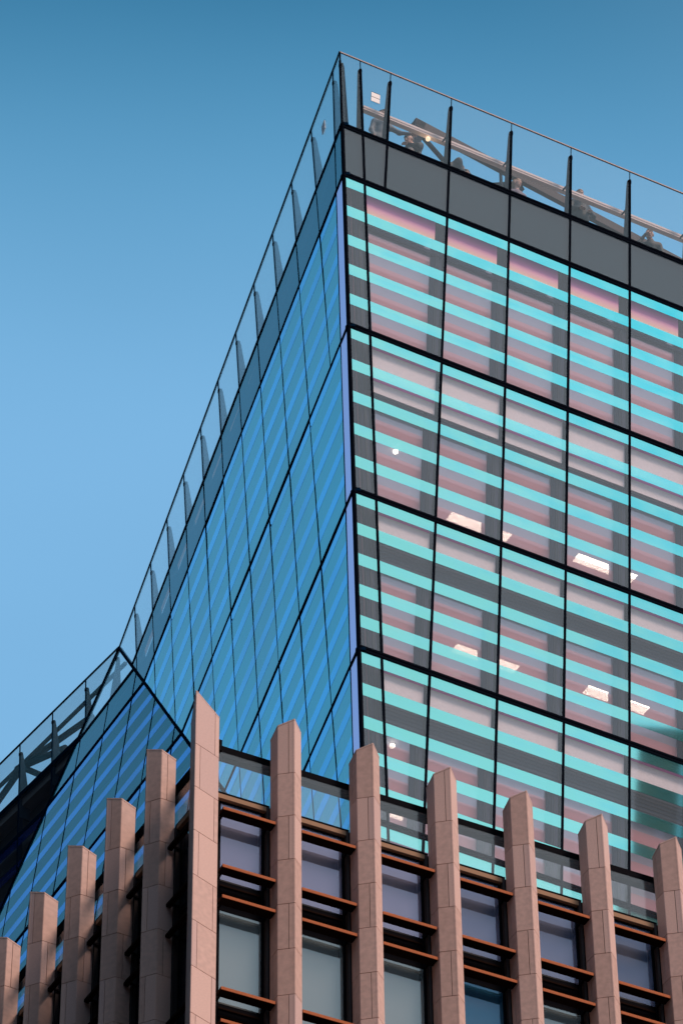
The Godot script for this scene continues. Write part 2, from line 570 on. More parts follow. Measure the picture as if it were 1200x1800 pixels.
func glass_tower():
	FA = Fr.new(P0, AH, AM, AN)
	FB = Fr.new(BO, BH, BM, BN)
	FC = Fr.new(KO, CH, CM, CN)
	FD = Fr.new(KO, DH, DM, DN)
	var t := thing("glass_tower", "faceted glass office tower with turquoise striped right face and blue left face", "building", Vector3(0, 45.2, -62.0))
	var al := []
	var bl := []
	for r in 6:
		al.append(a_lines(r)); bl.append(b_lines(r))
	face_of_tower(t, FA, A_ROWS, Callable_Lines.new(al), M.clear, M.cyan, M.clear, [], 0.125, 0.05, M.frame, -3.0, 10.5, 5)
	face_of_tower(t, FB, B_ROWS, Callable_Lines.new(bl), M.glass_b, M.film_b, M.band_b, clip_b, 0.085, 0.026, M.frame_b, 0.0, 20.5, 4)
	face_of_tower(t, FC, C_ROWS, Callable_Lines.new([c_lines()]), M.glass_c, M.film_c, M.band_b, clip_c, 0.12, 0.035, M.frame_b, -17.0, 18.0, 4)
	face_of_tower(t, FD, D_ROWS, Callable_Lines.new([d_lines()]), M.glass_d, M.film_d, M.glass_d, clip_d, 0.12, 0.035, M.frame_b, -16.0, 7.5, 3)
	# the folded edges
	var mb := MB.new()
	var fdir := Vector2(-0.5914, -0.8064)
	var k2 := Vector2(18.774, 2.926)
	var nrm := Vector2(-0.8064, 0.5914)
	mb.slab(FB, [k2 - nrm * 0.01, k2 + nrm * 0.035, k2 + fdir * 27.0 + nrm * 0.035, k2 + fdir * 27.0 - nrm * 0.01], -0.05, 0.02)
	obj("fold_trim", mb, M.frame_b, t)
	mb = MB.new()
	fdir = Vector2(-0.5866, -0.8099); nrm = Vector2(0.8099, -0.5866)
	mb.slab(FC, [nrm * 0.0, nrm * 0.04, fdir * 27.0 + nrm * 0.04, fdir * 27.0], -0.05, 0.015)
	obj("fold_trim", mb, M.frame_b, t)
	mb = MB.new()
	fdir = Vector2(0.7351, -0.6779); nrm = Vector2(-0.6779, -0.7351)
	mb.slab(FC, [nrm * 0.0, nrm * 0.06, fdir * 27.0 + nrm * 0.06, fdir * 27.0], -0.05, 0.03)
	obj("fold_trim", mb, M.frame_b, t)
	# little brackets under the floor lines of the blue face
	for r in range(1, 5):
		for k in 10:
			if (k + r) % 2 == 0:
				var u := 3.34 + 1.543 * k
				var q := clip(rect(u - 0.09, u + 0.01, B_ROWS[r] - 0.28, B_ROWS[r] - 0.25), clip_b)
				if span(q) < 0.003: continue
				mb = MB.new()
				mb.slab(FB, q, 0.0, 0.007)
				obj("bracket", mb, M.frame_b, t)
	# floors, ceilings, roof
	for r in range(1, A_ROWS.size()):
		var y: float = P0.y + AM.y * A_ROWS[r]
		mb = MB.new(); plate(mb, y - 0.42, y + 0.05, 0.75)
		obj("floor_slab", mb, M.slab, t)
		mb = MB.new(); plate(mb, y - 0.47, y - 0.425, 1.1)
		obj("ceiling", mb, M.ceiling, t)
	mb = MB.new(); plate(mb, DECK - 0.35, DECK - 0.02, 0.25)
	obj("roof_deck", mb, M.deck, t)
	# a core and the hidden rear walls
	var fp0 := footprint(45.2, 0.05)
	var fp1 := footprint(DECK - 0.4, 0.05)
	var s := fp0.size()
	mb = MB.new()
	for pair in [[s - 1, 0], [s - 2, s - 1], [s - 3, s - 2]]:
		var a: Vector3 = fp0[pair[0]]
		var b: Vector3 = fp0[pair[1]]
		var i1: int = fp1.size() - s + pair[0]
		var c: Vector3 = fp1[maxi(i1, 0)] if pair[0] >= s - 3 else fp1[0]
		var d: Vector3 = fp1[0] if pair[1] == 0 else fp1[fp1.size() - s + pair[1]]
		mb.face([a, b, d, c], (b - a).cross(UP))
	obj("rear_wall", mb, M.slab, t)
	mb = MB.new()
	var q0 := []
	var q1 := []
	var fd := footprint(DECK - 0.4, 0.05)
	var mid: Vector3 = (fd[0] + fd[2] + fd[3]) / 3.0
	for q in fd:
		var w: Vector3 = q.lerp(mid, 0.5)
		q1.append(w); q0.append(Vector3(w.x, 45.2, w.z))
	mb.solid(q0, q1)
	obj("core_wall", mb, M.dark_room, t)
	mb = MB.new()
	mb.slab(FD, clip(rect(-16.0, 7.4, -22.0, -1.7), clip_d), -0.5, -0.4)
	obj("dark_backing", mb, M.dark_room, t)  # dark sheet added behind this facet so that it looks black
	inner_skin(t)
	ceiling_lights(t)


func inner_skin(t: Node3D):
	var f := FA
	# the spandrel band behind the top row of glass
	var mb := MB.new()
	var tl := a_lines(0)
	for k in tl.size() - 1:
		mb = MB.new()
		mb.slab(f, quad(tl[k], tl[k + 1], 4.03, 5.35, 0.01), -0.09, -0.06)
		obj("spandrel_panel", mb, M.band_panel, t)
	for k in B_ROWS.size() - 1:
		pass
	for r in range(1, 6):
		var vt: float = A_ROWS[r]
		var vb: float = A_ROWS[r + 1]
		var per := (vt - vb) / 5.13
		# casings beside every long mullion
		for k in 8:
			mb = MB.new()
			mb.box(f, 1.5 * k - 0.19, 1.5 * k + 0.10, vb - 0.0, vt + 0.25, -0.5, -0.31)
			var cs := obj("column_casing", mb, M.casing, t)
			mb = MB.new()
			mb.box(f, 1.5 * k - 0.075, 1.5 * k - 0.06, vb, vt + 0.25, -0.31, -0.29)
			obj("casing_rib", mb, M.casing_light, cs)
			mb = MB.new()
			mb.box(f, 1.5 * k - 0.02, 1.5 * k - 0.005, vb, vt + 0.25, -0.31, -0.295)
			obj("casing_rib", mb, M.casing_light, cs)
		# the narrow strip at the corner
		mb = MB.new()
		mb.slab(f, quad([UC[0] + 0.10, UC[1]], [UM[0] + 0.22, UM[1]], vb, vt), -0.34, -0.30)
		var cc := obj("corner_casing", mb, M.casing, t)
		for w in [[0.15, 0.025, M.casing_light], [0.30, 0.03, M.curtain], [0.36, 0.02, M.casing_light], [0.47, 0.05, M.casing_light]]:
			mb = MB.new()
			mb.slab(f, quad([UC[0] + w[0], UC[1]], [UC[0] + w[0] + w[1], UC[1]], vb, vt), -0.30, -0.28)
			obj("casing_rib", mb, w[2], cc)
		for k in range(-1, 7):
			var l0 := [1.5 * k, 0.0]
			var l1 := [1.5 * (k + 1), 0.0]
			if k < 0: l0 = UM
			# inner glass
			mb = MB.new()
			mb.sheet(f, quad([l0[0] + 0.09, l0[1]], [l1[0] - 0.18, l1[1]], vb + 0.1, vt + 0.2), -0.33)
			var ip := obj("inner_pane", mb, M.inner, t)
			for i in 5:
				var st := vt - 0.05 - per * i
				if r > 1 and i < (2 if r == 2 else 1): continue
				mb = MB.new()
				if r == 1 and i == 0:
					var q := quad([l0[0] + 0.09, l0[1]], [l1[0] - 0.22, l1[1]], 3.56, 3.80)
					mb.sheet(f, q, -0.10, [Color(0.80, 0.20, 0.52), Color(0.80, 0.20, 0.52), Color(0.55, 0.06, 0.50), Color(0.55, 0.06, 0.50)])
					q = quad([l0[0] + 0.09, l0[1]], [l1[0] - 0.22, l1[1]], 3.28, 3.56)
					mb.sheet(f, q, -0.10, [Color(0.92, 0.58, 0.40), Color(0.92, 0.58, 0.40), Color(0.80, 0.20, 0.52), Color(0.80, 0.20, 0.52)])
					obj("magenta_light_band", mb, M.tint, ip)  # light coloured by the top stripe, painted as a magenta to peach sheet
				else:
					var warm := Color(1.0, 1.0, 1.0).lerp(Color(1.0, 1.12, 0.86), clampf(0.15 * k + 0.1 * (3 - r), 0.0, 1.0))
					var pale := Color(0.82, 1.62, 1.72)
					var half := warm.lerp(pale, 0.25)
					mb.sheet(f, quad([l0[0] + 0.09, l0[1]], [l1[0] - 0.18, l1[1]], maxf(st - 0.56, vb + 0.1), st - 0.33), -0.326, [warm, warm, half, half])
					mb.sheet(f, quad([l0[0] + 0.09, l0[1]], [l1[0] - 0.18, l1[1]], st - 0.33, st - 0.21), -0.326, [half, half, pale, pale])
					obj("rose_light_band", mb, M.rose, ip)  # rose light below each stripe, painted as graded bands on the pane
			if r == 1:
				mb = MB.new()
				mb.slab(f, quad([l0[0] + 0.05, l0[1]], [l1[0] - 0.03, l1[1]], 3.05, 3.13), -0.32, -0.26)
				obj("window_head", mb, M.casing, t)
				continue
			# pale panel under each floor line, the rose light thrown by the film painted on it
			var drop := 1.42 if r == 2 else 0.72
			mb = MB.new()
			mb.slab(f, quad([l0[0] + 0.07, l0[1]], [l1[0] - 0.07, l1[1]], vt - drop, vt + 0.02), -0.12, -0.09)
			var bp := obj("spandrel_panel", mb, M.beige, t)
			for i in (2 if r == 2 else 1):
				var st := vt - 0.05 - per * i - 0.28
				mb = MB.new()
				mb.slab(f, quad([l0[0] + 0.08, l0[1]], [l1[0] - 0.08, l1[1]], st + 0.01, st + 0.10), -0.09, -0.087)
				obj("rose_light_edge", mb, M.painted_rose_light, bp)
			var low := vt - drop - (0.16 if r == 2 else 0.70)
			mb = MB.new()
			mb.slab(f, quad([l0[0] + 0.03, l0[1]], [l1[0] - 0.03, l1[1]], low, vt - drop - 0.01), -0.22, -0.16)
			var lp := obj("louvre_panel", mb, M.louvre_grey, t)
			if r > 2:
				for i in 7:
					mb = MB.new()
					mb.slab(f, quad([l0[0] + 0.03, l0[1]], [l1[0] - 0.03, l1[1]], low + 0.05 + i * 0.09, low + 0.075 + i * 0.09), -0.16, -0.145)
					obj("slat", mb, M.casing_light, lp)


func ceiling_lights(t: Node3D):
	# [centre, length, width, turn] just under the ceilings
	var w := [[Vector3(2.90371, 0, -62.67552), 61.72, 1.45, 0.25], [Vector3(5.61315, 0, -64.00628), 61.72, 1.45, 0.25],
		[Vector3(2.88736, 0, -62.24356), 57.59, 1.45, 0.25], [Vector3(5.60063, 0, -63.58134), 57.59, 1.45, 0.25], [Vector3(1.12305, 0, -62.64291), 53.86, 0.40, 0.40]]
	for q in w:
		var y: float = q[1] - 0.16
		var c := Vector3(q[0].x, y, q[0].z)
		var f := Fr.new(c, AH, Vector3(0.4842, 0, 0.87496), UP)
		var mb := MB.new()
		mb.box(f, -q[2] * 0.5 - 0.02, q[2] * 0.5 + 0.02, -q[3] * 0.5 - 0.02, q[3] * 0.5 + 0.02, 0.012, 0.10)
		var o := obj("ceiling_light", mb, M.white, t)
		mb = MB.new()
		mb.box(f, -q[2] * 0.5, q[2] * 0.5, -q[3] * 0.5, q[3] * 0.5, 0.0, 0.012)
		obj("light_panel", mb, M.lamp, o)
		var l := AreaLight3D.new()
		l.name = "lamp_light"
		l.area_size = Vector2(q[2], q[3]); l.light_energy = 0.5; l.light_color = Color(1.0, 0.93, 0.84); l.shadow_enabled = true
		l.set("area_range", 12.0); l.set("area_attenuation", 2.0)
		o.add_child(l)
		l.position = c - UP * 0.02 - base_of(o)
		l.rotation = Vector3(-PI / 2, 0, 0)
		l.rotate_y(atan2(-AH.z, AH.x))
	for q in [[Vector3(1.13954, 61.70, -60.41941), 0.055], [Vector3(0.92165, 53.84, -60.64377), 0.058], [Vector3(1.77069, 61.70, -61.41238), 0.03], [Vector3(1.55981, 57.57, -61.20970), 0.03]]:
		var mb := MB.new()
		mb.tube(q[0] - UP * 0.11, q[0] - UP * 0.07, q[1], 14)
		obj("downlight", mb, M.lamp, t)


# ---------------------------------------------------------------- glass balustrade round the roof
func b_top(u: float) -> float: return 3.41 - 0.0258 * u
func b_bot(u: float) -> float: return 1.46 - 0.017 * u

func post(t: Node3D, f: Fr, u: float, lean: float, v0: float, v1: float, v2: float, depth: float):
	# tapered steel blade standing behind a joint of the glass, with a clamp at its tip
	var mb := MB.new()
	var h := 0.028
	var ring := [Vector2(v0, -0.02), Vector2(v0, -depth * 1.12), Vector2(v1, -depth), Vector2(v2 - 0.12, -0.10), Vector2(v2, -0.075), Vector2(v2, -0.02)]
	var a := []
	var b := []
	for q in ring:
		a.append(f.p(u + lean * (q.x - v1) - h, q.x, q.y)); b.append(f.p(u + lean * (q.x - v1) + h, q.x, q.y))
	mb.solid(a, b)
	var o := obj("post", mb, M.post, t)
	mb = MB.new()
	mb.box(Fr.new(f.p(u + lean * (v2 - v1), v2), f.x, f.y, f.z), -0.034, 0.034, -0.11, -0.02, -0.05, 0.012)
	obj("clamp", mb, M.frame, o)

func balustrade():
	var t := thing("glass_balustrade", "clear glass balustrade with tapered steel posts around the roof terrace", "balustrade", Vector3(0, DECK, -58))
	var f := FA
	var ls := a_lines(0)
	for k in ls.size() - 1:
		var mb := MB.new()
		mb.slab(f, quad(ls[k], ls[k + 1], 5.46, 7.44, 0.008), -0.012, 0.0)
		obj("glass_panel", mb, M.rail_glass, t)
	for k in ls.size():
		if k > 0: post(t, f, ls[k][0] + ls[k][1] * 5.4, ls[k][1], 4.1, 5.4, 7.2 if k > 0 else 7.2, 0.24)
		var mb := MB.new()
		var l: Array = ls[k]
		mb.slab(f, [Vector2(l[0] + l[1] * 5.4 - 0.02, 5.4), Vector2(l[0] + l[1] * 5.4 + 0.02, 5.4), Vector2(l[0] + l[1] * 7.2 + 0.02, 7.2), Vector2(l[0] + l[1] * 7.2 - 0.02, 7.2)], -0.02, 0.02)
		mb.slab(f, [Vector2(l[0] + l[1] * 7.2 - 0.007, 7.2), Vector2(l[0] + l[1] * 7.2 + 0.007, 7.2), Vector2(l[0] + l[1] * 7.43 + 0.007, 7.43), Vector2(l[0] + l[1] * 7.43 - 0.007, 7.43)], -0.014, 0.004)
		obj("joint_strip", mb, M.frame, t)
	var mb := MB.new()
	mb.slab(f, quad([UC[0], UC[1]], [10.5, 0.0], 7.437, 7.462), -0.022, 0.012)
	obj("capping", mb, M.cap, t)
	mb = MB.new()
	mb.box(f, -1.95, 10.5, 6.43, 6.475, -0.44, -0.32)
	mb.box(f, -1.95, 10.5, 6.478, 6.53, -0.42, -0.31)
	obj("handrail", mb, M.handrail, t)
	for k in range(0, 7):
		mb = MB.new()
		mb.box(f, 1.5 * k - 0.015, 1.5 * k + 0.015, 6.42, 6.45, -0.34, -0.1)
		obj("rail_bracket", mb, M.post, t)
	# left side
	f = FB
	ls = b_lines(0)
	for k in ls.size() - 1:
		var u0: float = ls[k][0] + ls[k][1] * 2.4
		var u1: float = ls[k + 1][0] + ls[k + 1][1] * 2.4
		if k == 0: u0 = -0.1277 * 2.4
		var poly := [Vector2(ls[k][0] + ls[k][1] * 1.45 + 0.01, b_bot(u0) + 0.06), Vector2(ls[k + 1][0] + ls[k + 1][1] * 1.45 - 0.01, b_bot(u1) + 0.06), Vector2(ls[k + 1][0] + ls[k + 1][1] * 3.4 - 0.01, b_top(u1)), Vector2(ls[k][0] + ls[k][1] * 3.4 + 0.01, b_top(u0))]
		poly = clip(poly, clip_b)
		if span(poly) < 0.02: continue
		mb = MB.new()
		mb.slab(f, poly, -0.012, 0.0)
		obj("glass_panel", mb, M.rail_glass_b, t)
	for k in ls.size():
		var u: float = ls[k][0]
		if u > 18.3: continue
		post(t, f, u + ls[k][1] * 1.4 + (0.05 if k == 0 else 0.0), ls[k][1], 0.15 if k > 0 else 1.40, b_bot(u), b_top(u) - 0.27, 0.24 if k > 0 else 0.15)
	for k in ls.size():
		var u: float = ls[k][0]
		if u > 18.6: continue
		mb = MB.new()
		mb.slab(f, clip([Vector2(u + ls[k][1] * 1.4 - 0.012, b_bot(u)), Vector2(u + ls[k][1] * 1.4 + 0.012, b_bot(u)), Vector2(u + ls[k][1] * 3.4 + 0.012, b_top(u)), Vector2(u + ls[k][1] * 3.4 - 0.012, b_top(u))], clip_b), -0.015, 0.01)
		obj("joint_strip", mb, M.frame_b, t)
	mb = MB.new()
	mb.slab(f, [Vector2(-0.43, b_top(-0.43)), Vector2(18.774, b_top(18.774)), Vector2(18.774, b_top(18.774) + 0.022), Vector2(-0.43, b_top(-0.43) + 0.022)], -0.03, 0.015)
	obj("capping", mb, M.frame_b, t)
	mb = MB.new()
	mb.slab(f, clip([Vector2(1.0, 2.37), Vector2(18.0, 2.37 - 0.017 * 17.0), Vector2(18.0, 2.45 - 0.017 * 17.0), Vector2(1.0, 2.45)], clip_b), -0.44, -0.32)
	obj("handrail", mb, M.handrail, t)
	# the two facets beyond the fold
	mb = MB.new()
	mb.slab(FC, clip(rect(-3, 4, -1.75, 0.0), clip_c), -0.012, 0.0)
	obj("glass_panel", mb, M.rail_glass_b, t)
	for k in 5:
		var u := -0.02 + 1.5 * k
		mb = MB.new()
		mb.slab(FD, clip(rect(u + 0.01, u + 1.49, -1.62, 0.03), clip_d), -0.012, 0.0)
		obj("glass_panel", mb, M.rail_glass_b, t)
		if k > 0:
			post(t, FD, u, 0.0, -2.3, -1.6, -0.22, 0.30)
			mb = MB.new()
			mb.slab(FD, rect(u - 0.012, u + 0.012, -1.6, 0.03), -0.015, 0.01)
			obj("joint_strip", mb, M.frame_b, t)
	post(t, FC, 0.07, 0.0, -2.7, -1.8, -0.25, 0.34)
	mb = MB.new()
	mb.slab(FD, rect(0.0, 7.5, 0.03, 0.055), -0.03, 0.015)
	obj("capping", mb, M.frame_b, t)
	mb = MB.new()
	mb.slab(FD, rect(0.3, 7.5, -0.12, -0.04), -0.44, -0.36)
	obj("handrail", mb, M.steel_dark, t)


# ---------------------------------------------------------------- podium with stone fins
const FIN_ROW := 0.95
const BLADES := [-2.29, -3.54, -4.19, -6.10, -6.75, -8.6]

func strip(mb: MB, pts: Array, thick: float, y0: Array, y1: Array, org: Vector3, e: Vector3, o: Vector3, centre: Vector2):
	# a bent cladding stone: the outer line pts (s, o), pushed inwards by its thickness
	var inner := []
	for i in pts.size():
		var a: Vector2 = pts[maxi(i - 1, 0)]
		var b: Vector2 = pts[mini(i + 1, pts.size() - 1)]
		var d := (b - a).normalized()
		var nn := Vector2(-d.y, d.x)
		if nn.dot(centre - pts[i]) < 0.0: nn = -nn
		inner.append(pts[i] + nn * thick)
	for i in pts.size() - 1:
		var lo := []
		var hi := []
		for q in [[pts[i], i], [pts[i + 1], i + 1], [inner[i + 1], i + 1], [inner[i], i]]:
			lo.append(org + e * q[0].x + o * q[0].y + UP * y0[q[1]]); hi.append(org + e * q[0].x + o * q[0].y + UP * y1[q[1]])
		var c3 := (org + e * centre.x + o * centre.y)
		var mid: Vector3 = (lo[0] + lo[1]) * 0.5
		var out: Vector3 = mid - (lo[2] + lo[3]) * 0.5
		mb.face([lo[0], lo[1], hi[1], hi[0]], out)
		mb.face([lo[3], lo[2], hi[2], hi[3]], -out)
		mb.face(lo, -UP); mb.face(hi, UP)
		if i == 0: mb.face([lo[0], lo[3], hi[3], hi[0]], lo[0] - lo[1])
		if i == pts.size() - 2: mb.face([lo[1], lo[2], hi[2], hi[1]], lo[1] - lo[0])

func ytop(o: float) -> float: return -0.60 * absf(o) if o > -0.2 else -0.12 - 0.42 * (absf(o) - 0.2)

func cut_line(ring: Array, t0: float, t1: float) -> Array:      # part of a polyline between two lengths
	var out := []
	var run := 0.0
	for i in ring.size() - 1:
		var l: float = (ring[i + 1] - ring[i]).length()
		if run + l > t0 and run < t1:
			if out.is_empty(): out.append(ring[i].lerp(ring[i + 1], clampf((t0 - run) / l, 0, 1)))
			var e := clampf((t1 - run) / l, 0, 1)
			out.append(ring[i].lerp(ring[i + 1], e))
		run += l
	return out

func fin(t: Node3D, called: String, ring: Array, splits: Array, org: Vector3, e: Vector3, o: Vector3, phase: int, rows: int) -> Node3D:
	var f := Node3D.new()
	f.name = called
	t.add_child(f, true)
	f.position = org - base_of(t)
	var total := 0.0
	for i in ring.size() - 1: total += (ring[i + 1] - ring[i]).length()
	var centre := Vector2(0, -0.28)
	for r in rows:
		var cuts: Array = [0.0] + splits[(r + phase) % 2] + [total]
		for k in cuts.size() - 1:
			var pts := cut_line(ring, cuts[k] + (0.005 if k > 0 else 0.0), cuts[k + 1] - (0.005 if k < cuts.size() - 2 else 0.0))
			var y0 := []
			var y1 := []
			for q in pts:
				y0.append(-1.22 - FIN_ROW * r + 0.006)
				y1.append((ytop(q.y) - 0.035) if r == 0 else (-1.22 - FIN_ROW * (r - 1) - 0.006))
			var mb := MB.new()
			strip(mb, pts, 0.04, y0, y1, org, e, o, centre)
			obj("stone_block", mb, [M.stone, M.stone_b, M.stone_c, M.stone_d][rng.randi() % 4], f)
	# dark core behind the joints, sloping cap, and the shaft below the modelled rows
	var lo := []
	var hi := []
	var c0 := []
	var c1 := []
	var s0 := []
	var s1 := []
	for q in ring:
		var g: Vector2 = centre + (q - centre) * 0.93
		if q.y < -0.4: g = Vector2(q.x * 0.93, q.y)
		lo.append(org + e * g.x + o * g.y + UP * (-1.22 - FIN_ROW * (rows - 1))); hi.append(org + e * g.x + o * g.y + UP * (ytop(q.y) - 0.06))
		var w: Vector2 = centre + (q - centre) * 1.012
		c0.append(org + e * w.x + o * w.y + UP * (ytop(q.y) - 0.03)); c1.append(org + e * w.x + o * w.y + UP * ytop(q.y))
		s0.append(org + e * q.x + o * q.y + UP * (-org.y + 0.13)); s1.append(org + e * q.x + o * q.y + UP * (-1.228 - FIN_ROW * (rows - 1)))
	var mb := MB.new()
	mb.solid(lo, hi); obj("fin_core", mb, M.joint, f)
	mb = MB.new()
	mb.solid(c0, c1); obj("fin_cap", mb, M.stone, f)
	mb = MB.new()
	mb.solid(s0, s1); obj("fin_shaft", mb, M.stone, f)
	return f

func again(f: Node3D, at: Vector3, t: Node3D):
	var c: Node3D = f.duplicate()
	c.name = "stone_fin"
	t.add_child(c, true)
	c.position = at - base_of(t)

func bay(t: Node3D, org: Vector3, e: Vector3, o: Vector3, s0: float, s1: float, blind: int, shaded := false):  # shaded: the shade of the row is put into darker panes and nosings
	# one window bay between two fins: s0, s1 are the fins' inner faces
	var f := Fr.new(org, e, UP, o)
	var g0 := s0 + 0.12
	var g1 := s1 - 0.125
	var mb := MB.new()
	# parapet: glass, dark top beam behind it, bronze coping
	mb.slab(f, rect(s0 - 0.22, s1 + 0.21, -1.70, -1.02 if shaded else -0.80), -0.512, -0.50)
	obj("parapet_glass", mb, M.parapet, t)
	mb = MB.new()
	mb.box(f, s0 - 0.23, s1 + 0.23, -0.80, -0.56, -0.74, -0.60)
	obj("parapet_beam", mb, M.black, t)
	mb = MB.new()
	mb.box(f, s0, s1, -1.76, -1.705, -0.56, -0.485)
	obj("sill", mb, M.black, t)
	mb = MB.new()
	mb.box(f, s0, s1 - 0.07, -1.855, -1.762, -0.56, -0.47)
	obj("coping", mb, M.bronze, t)
	mb = MB.new()
	mb.box(f, s1 - 0.015, s1 + 0.46, -12.0, -1.765, -0.66, -0.475)
	obj("pier", mb, M.black, t)
	# frames
	mb = MB.new()
	mb.box(f, s1 - 0.068, s1 - 0.02, -12.0, -1.762, -0.56, -0.46)
	obj("frame_strip", mb, M.frame_grey, t)
	for q in [[s0 + 0.002, g0], [g1, s1 - 0.07]]:
		mb = MB.new()
		mb.box(f, q[0], q[1], -12.0, -1.86, -0.66, -0.545)
		obj("window_jamb", mb, M.black, t)
	# windows
	var fields := [[-1.90, -3.56, "window"], [-4.22, -6.12, "window"], [-6.78, -8.62, "window"]]
	for k in 3:
		mb = MB.new()
		mb.sheet(f, rect(g0, g1, fields[k][1], fields[k][0]), -0.55)
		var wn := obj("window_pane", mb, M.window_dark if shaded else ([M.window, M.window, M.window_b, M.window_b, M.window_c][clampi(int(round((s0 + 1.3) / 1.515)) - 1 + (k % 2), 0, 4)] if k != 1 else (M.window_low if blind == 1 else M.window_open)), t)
		mb = MB.new()
		mb.box(f, g0, g1, fields[k][1], fields[k][0], -0.75, -0.70)
		obj("blind", mb, M.blind if k == 1 and blind == 1 else M.dark_room, wn)
		mb = MB.new()
		mb.box(f, g0, g1, fields[k][0], fields[k][0] + 0.04, -0.64, -0.54)
		obj("window_frame", mb, M.black, wn)
	for q in [[-3.57, -4.18], [-6.13, -6.74], [-8.63, -12.0]]:
		mb = MB.new()
		mb.box(f, g0, g1, q[1], q[0], -0.62, -0.575)
		var sp := obj("spandrel", mb, M.black, t)
		for w in 3:
			mb = MB.new()
			mb.box(f, g0, g1, q[0] - 0.12 - w * 0.16, q[0] - 0.085 - w * 0.16, -0.575, -0.555)
			obj("spandrel_rib", mb, M.blade_dark, sp)
	# louvre blades, held off the glass
	for y in BLADES:
		mb = MB.new()
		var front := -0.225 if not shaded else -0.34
		mb.box(f, s0 + 0.02, s1 - 0.01, y - 0.03, y + 0.03, -0.415, front)
		var b := obj("sun_louvre", mb, M.blade_dark, t)
		mb = MB.new()
		mb.box(f, s0 + 0.02, s1 - 0.01, y - 0.028, y + 0.032, front, front + 0.012)
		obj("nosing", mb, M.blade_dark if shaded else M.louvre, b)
		for s in [s0 + 0.09, s1 - 0.09]:
			mb = MB.new()
			mb.box(f, s - 0.012, s + 0.012, y - 0.02, y + 0.02, -0.56, -0.414)
			obj("louvre_bracket", mb, M.black, b)
	mb = MB.new()
	mb.box(f, s0 - 0.2 if s0 > 0.0 else s0 + 0.5, s1 + 0.2, -PC.y + 0.13, -1.80, -1.2, -0.78)
	obj("wall", mb, M.black, t)


func stone_podium():
	var t := thing("stone_podium", "lower building with pinkish stone fins, orange louvres and dark windows", "building", Vector3(PC.x, 0.13, PC.z))
	var arc := [Vector2(-0.034, -0.027), Vector2(-0.015, -0.010), Vector2(0.0, -0.004), Vector2(0.014, -0.011), Vector2(0.032, -0.030)]
	var ring: Array = [Vector2(-0.25, -0.46), Vector2(-0.245, -0.19), Vector2(-0.238, -0.178)] + arc + [Vector2(0.203, -0.178), Vector2(0.21, -0.19), Vector2(0.215, -0.46)]
	var splits := [[0.47], [0.11]]
	var first := []
	var rf := PO * 0.0486 + PE * 1.8562
	var nr := 8
	for ph in 2:
		first.append(fin(t, "stone_fin", ring, splits, PC + rf + PE * 1.515 * ph, PE, PO, ph, 8))
	for k in range(2, nr): again(first[k % 2], PC + rf + PE * 1.515 * k, t)
	var lf := LO * 0.02 + LE * 1.80
	first = []
	# on the left row the same section, its side face turned to the corner
	for ph in 2:
		first.append(fin(t, "stone_fin", ring, [[0.16], [0.475]], PC + lf + LE * 1.515 * ph, LE, LO, ph, 9))
	for k in range(2, 8): again(first[k % 2], PC + lf + LE * 1.515 * k, t)
	# the prow at the corner: a blade with two long faces
	var b1 := (PE * 0.53 - PO * 0.19)
	var b2 := (LE * 0.53 - LO * 0.19)
	var ax := (PO + LO).normalized()
	var sx := ax.cross(UP).normalized()
	if sx.dot(PE) < 0.0: sx = -sx
	var r1 := Vector2(b1.dot(sx), b1.dot(ax))
	var r2 := Vector2(b2.dot(sx), b2.dot(ax))
	var prow := [Vector2(r2.x * 0.6, r2.y - 0.30), r2, Vector2(-0.022, -0.03), Vector2(-0.010, -0.011), Vector2(0.0, -0.006), Vector2(0.010, -0.011), Vector2(0.022, -0.03), r1, Vector2(r1.x * 0.6, r1.y - 0.30)]
	var la: float = (prow[1] - prow[0]).length()
	var lb: float = la + (prow[2] - prow[1]).length()
	corner_fin(t, prow, [[lb + 0.05 + 0.45], [lb + 0.05 + 0.10]], PC, sx, ax)
	# bays
	for k in range(-1, nr - 1):
		var s0 := 0.215 + 1.515 * k
		if k == -1: s0 = -1.8562 + 0.60
		bay(t, PC + rf, PE, PO, s0, 1.515 * (k + 1) - 0.25, 0 if k == 2 else 1)
	for k in range(-1, 7):
		var s0 := 0.215 + 1.515 * k
		if k == -1: s0 = -1.80 + 0.60
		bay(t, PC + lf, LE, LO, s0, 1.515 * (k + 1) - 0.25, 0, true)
	# terrace behind the parapets
	var mb := MB.new()
	var d0 := PC - ax * 0.9
	var ring4 := [d0, d0 + PE * 14.0, d0 + PE * 14.0 - PO * 16.0, d0 + LE * 14.0 - LO * 16.0 , d0 + LE * 14.0]
	var lo := []
	var hi := []
	for q in ring4:
		lo.append(q - UP * 2.6); hi.append(q - UP * 2.2)
	mb.solid(lo, hi)
	obj("terrace", mb, M.deck, t)

